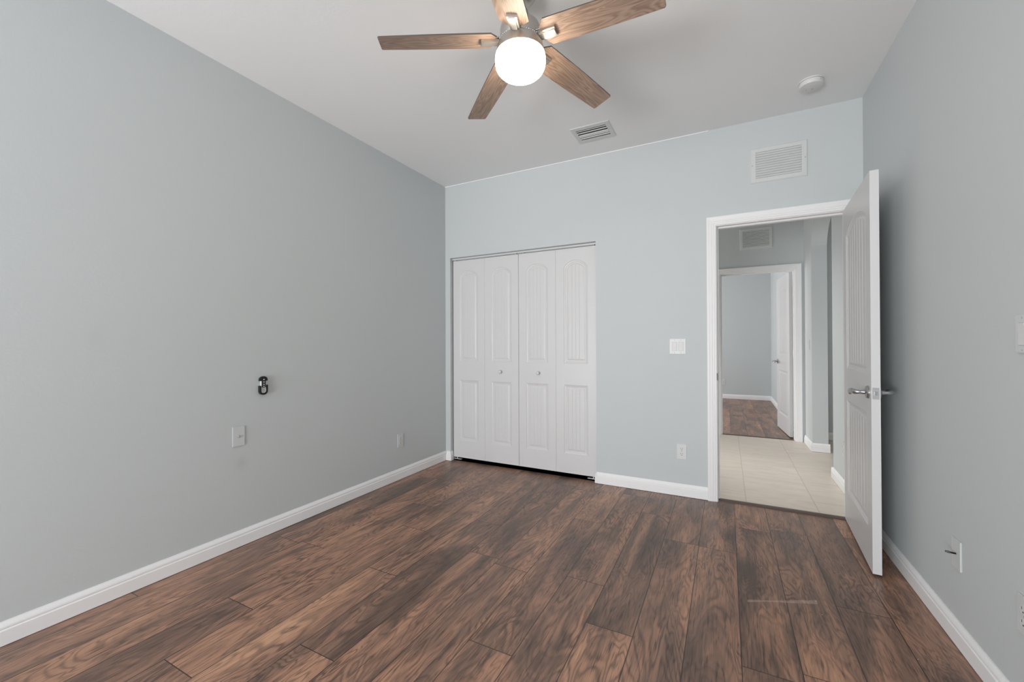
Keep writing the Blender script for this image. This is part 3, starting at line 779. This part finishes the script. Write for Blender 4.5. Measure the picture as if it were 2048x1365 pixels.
# ------------------------------------------------------------------ wall plates
def face_root(name, loc, side, label, cat, group=None):
    """local +x runs along the wall, local -y sticks out of the wall"""
    rz = {'back': 0, 'left': PI/2, 'right': -PI/2}[side]
    return empty(name, loc, rz, label, cat, group=group)
def plate(root, w_, h_, t=0.006, mat=None):
    bm = BM(); box(bm, -w_/2, w_/2, -t, 0.0, -h_/2, h_/2, 0.0022, 2)
    return link('plate', bm, mat or M_PLATE, root)
def screw(root, x, z, y=-0.006):
    bm = BM(); lathe(bm, [(0.0, y-0.0010), (0.0022, y-0.0008), (0.0030, y+0.0002), (0.0, y+0.0002)], 14, (x, 0, z), 'y')
    return link('screw', bm, M_GREYTXT, root)
def outlet(loc, side, label):
    r = face_root('wall_outlet', loc, side, label, 'outlet')
    plate(r, 0.070, 0.115, 0.006, M_PPLATE if side != 'back' else M_PLATE)
    for s in (1, -1):
        zc = s*0.0195
        bm = BM()
        pts = []
        for i in range(24):
            a = 2*PI*i/24; pts.append((0.0168*math.cos(a), zc + max(-0.0135, min(0.0135, 0.0168*math.sin(a)))))
        prism(bm, pts, lambda u, v, a: (u, a, v), -0.0078, -0.0055)
        rc = link('receptacle', bm, M_DETECT, r)
        bm = BM()
        box(bm, -0.0075, -0.0053, -0.0081, -0.0077, zc, zc+0.0085); box(bm, 0.0055, 0.0075, -0.0081, -0.0077, zc+0.001, zc+0.0080)
        lathe(bm, [(0.0, -0.0081), (0.0028, -0.0081), (0.0028, -0.0077), (0.0, -0.0077)], 12, (0, 0, zc-0.0065), 'y')
        link('slots', bm, M_SLOT, rc)
    screw(r, 0, 0)
    return r
def rocker_switch(loc, side, n, label):
    r = face_root('light_switch', loc, side, label, 'light switch')
    wd = 0.070 + 0.0455*(n-1)
    plate(r, wd, 0.115, 0.006, M_PPLATE if side != 'back' else M_PLATE)
    for k in range(n):
        x = (k-(n-1)/2)*0.0460
        bm = BM(); box(bm, x-0.0175, x+0.0175, -0.0064, -0.0050, -0.0345, 0.0345)
        link('recess', bm, M_GREYTXT, r)
        bm = BM()
        prism(bm, [(-0.0050, -0.0330), (-0.0085, -0.0330), (-0.0072, 0.0), (-0.0095, 0.0330), (-0.0050, 0.0330)], lambda u, v, a: (a, u, v), x-0.0158, x+0.0158)
        link('rocker', bm, M_DETECT, r)
        screw(r, x, 0.0485); screw(r, x, -0.0485)
    return r
rocker_switch((-0.3325, YB, 1.1415), 'back', 2, 'white double rocker light switch left of the bedroom doorway')
outlet((-0.308, YB, 0.339), 'back', 'white outlet on the back wall, low and left of the doorway')
outlet((XL, 2.756, 0.335), 'left', 'white outlet low on the left wall near the closet')
outlet((XR, 1.805, 0.347), 'right', 'white outlet cut by the frame edge, low on the right wall')
outlet((HX, 4.080, 0.330), 'right', 'white outlet low on the hall wall before the arch')
outlet((-0.062, YR, 0.349), 'back', 'white outlet low on the far room back wall')
rocker_switch((XR, 1.800, 1.192), 'right', 1, 'white rocker switch cut by the frame edge on the right wall')
rocker_switch((HX, 5.585, 1.142), 'right', 1, 'white rocker switch on the hall pier past the arch')
# coax plate on the left wall
r = face_root('coaxial_plate', (XL, 1.4155, 0.637), 'left', 'white coaxial cable plate on the left wall below the remote', 'wall plate')
plate(r, 0.070, 0.115, 0.005, M_PPLATE)
bm = BM(); lathe(bm, [(0.0, -0.0125), (0.0022, -0.0125), (0.0022, -0.0120), (0.0048, -0.0120), (0.0048, -0.0060), (0.0070, -0.0060), (0.0070, -0.0045), (0.0, -0.0045)], 20, axis='y')
link('connector', bm, M_GREYTXT, r, smooth=30)
# coax plate with a cable stub on the right wall
r = face_root('coaxial_plate', (XR, 2.222, 0.348), 'right', 'white plate with a short black cable stub on the right wall', 'wall plate')
plate(r, 0.072, 0.115, 0.006, M_PPLATE)
bm = BM(); tube(bm, [(0.003, -0.004, 0.002), (0.003, -0.014, 0.002), (0.002, -0.024, 0.003)], [0.0034, 0.0034, 0.0034], 12)
c_ = link('cable_stub', bm, M_BLACK, r, smooth=50); c_['label'] = 'black cable stub'
bm = BM(); tube(bm, [(0.002, -0.024, 0.003), (0.001, -0.030, 0.0035)], 0.0047, 12); tube(bm, [(0.001, -0.030, 0.0035), (0.0, -0.036, 0.004)], 0.0038, 12)
link('cable_connector', bm, M_DSTEEL, c_, smooth=50)

# ------------------------------------------------------------------ remote in its holder on the left wall
def rrect(w_, h_, r, zc=0, n=8):
    pts = []
    for cx, cz, a0 in ((w_/2-r, h_/2-r, 0), (-w_/2+r, h_/2-r, 90), (-w_/2+r, -h_/2+r, 180), (w_/2-r, -h_/2+r, 270)):
        for i in range(n+1):
            a = math.radians(a0+90*i/n); pts.append((cx+r*math.cos(a), zc+cz+r*math.sin(a)))
    return pts
UP = lambda u, v, a: (u, a, v)
HC = (XL, 1.554, 0.9205)
hold = face_root('remote_holder', HC, 'left', 'black U-shaped wall holder cupping the small remote', 'remote holder')
bm = BM()
prism(bm, rrect(0.044, 0.060, 0.018, -0.025), UP, -0.0025, 0.0)
link('back_plate', bm, M_BLACK, hold)
bm = BM()                                                              # U shaped cradle rim
outp, inp = [], []
for i in range(21):
    a = PI + PI*i/20; outp.append((0.0250*math.cos(a), -0.034+0.0235*math.sin(a))); inp.append((0.0155*math.cos(a), -0.034+0.0165*math.sin(a)))
U = [(-0.0250, -0.002)] + outp + [(0.0250, 0.002), (0.0185, 0.002)] + inp[::-1] + [(-0.0155, -0.002)]
prism(bm, U, UP, -0.0190, -0.0026)
link('cradle', bm, M_BLACK, hold)
rem = face_root('remote_control', (XL+0.0030, HC[1], HC[2]), 'left', 'small black and silver fan remote in the wall holder', 'remote control')
bm = BM(); prism(bm, rrect(0.0300, 0.100, 0.013, 0.004), UP, -0.0130, 0.0)
link('body', bm, M_SILVER, rem)
bm = BM()
prism(bm, [(-0.0235, 0.027)] + [(0.0235*math.cos(PI-PI*i/16), 0.035+0.0200*math.sin(PI*i/16)) for i in range(17)] + [(0.0235, 0.027)], UP, -0.0150, -0.0005)
link('cap', bm, M_BLACK, rem)
bm = BM(); prism(bm, rrect(0.0215, 0.060, 0.005, 0.017), UP, -0.0165, -0.0131)
kp = link('keypad', bm, M_BLACK, rem)
for zz in (0.0355, 0.0205, 0.0065, -0.0060):
    bm = BM(); lathe(bm, [(0.0, -0.0178), (0.0030, -0.0176), (0.0038, -0.0164), (0.0, -0.0164)], 14, (0, 0, zz), 'y')
    link('button', bm, M_DETECT, kp)
bm = BM(); prism(bm, rrect(0.016, 0.022, 0.003, -0.029), UP, -0.0136, -0.0129)
link('label_field', bm, M_GREYTXT, rem)
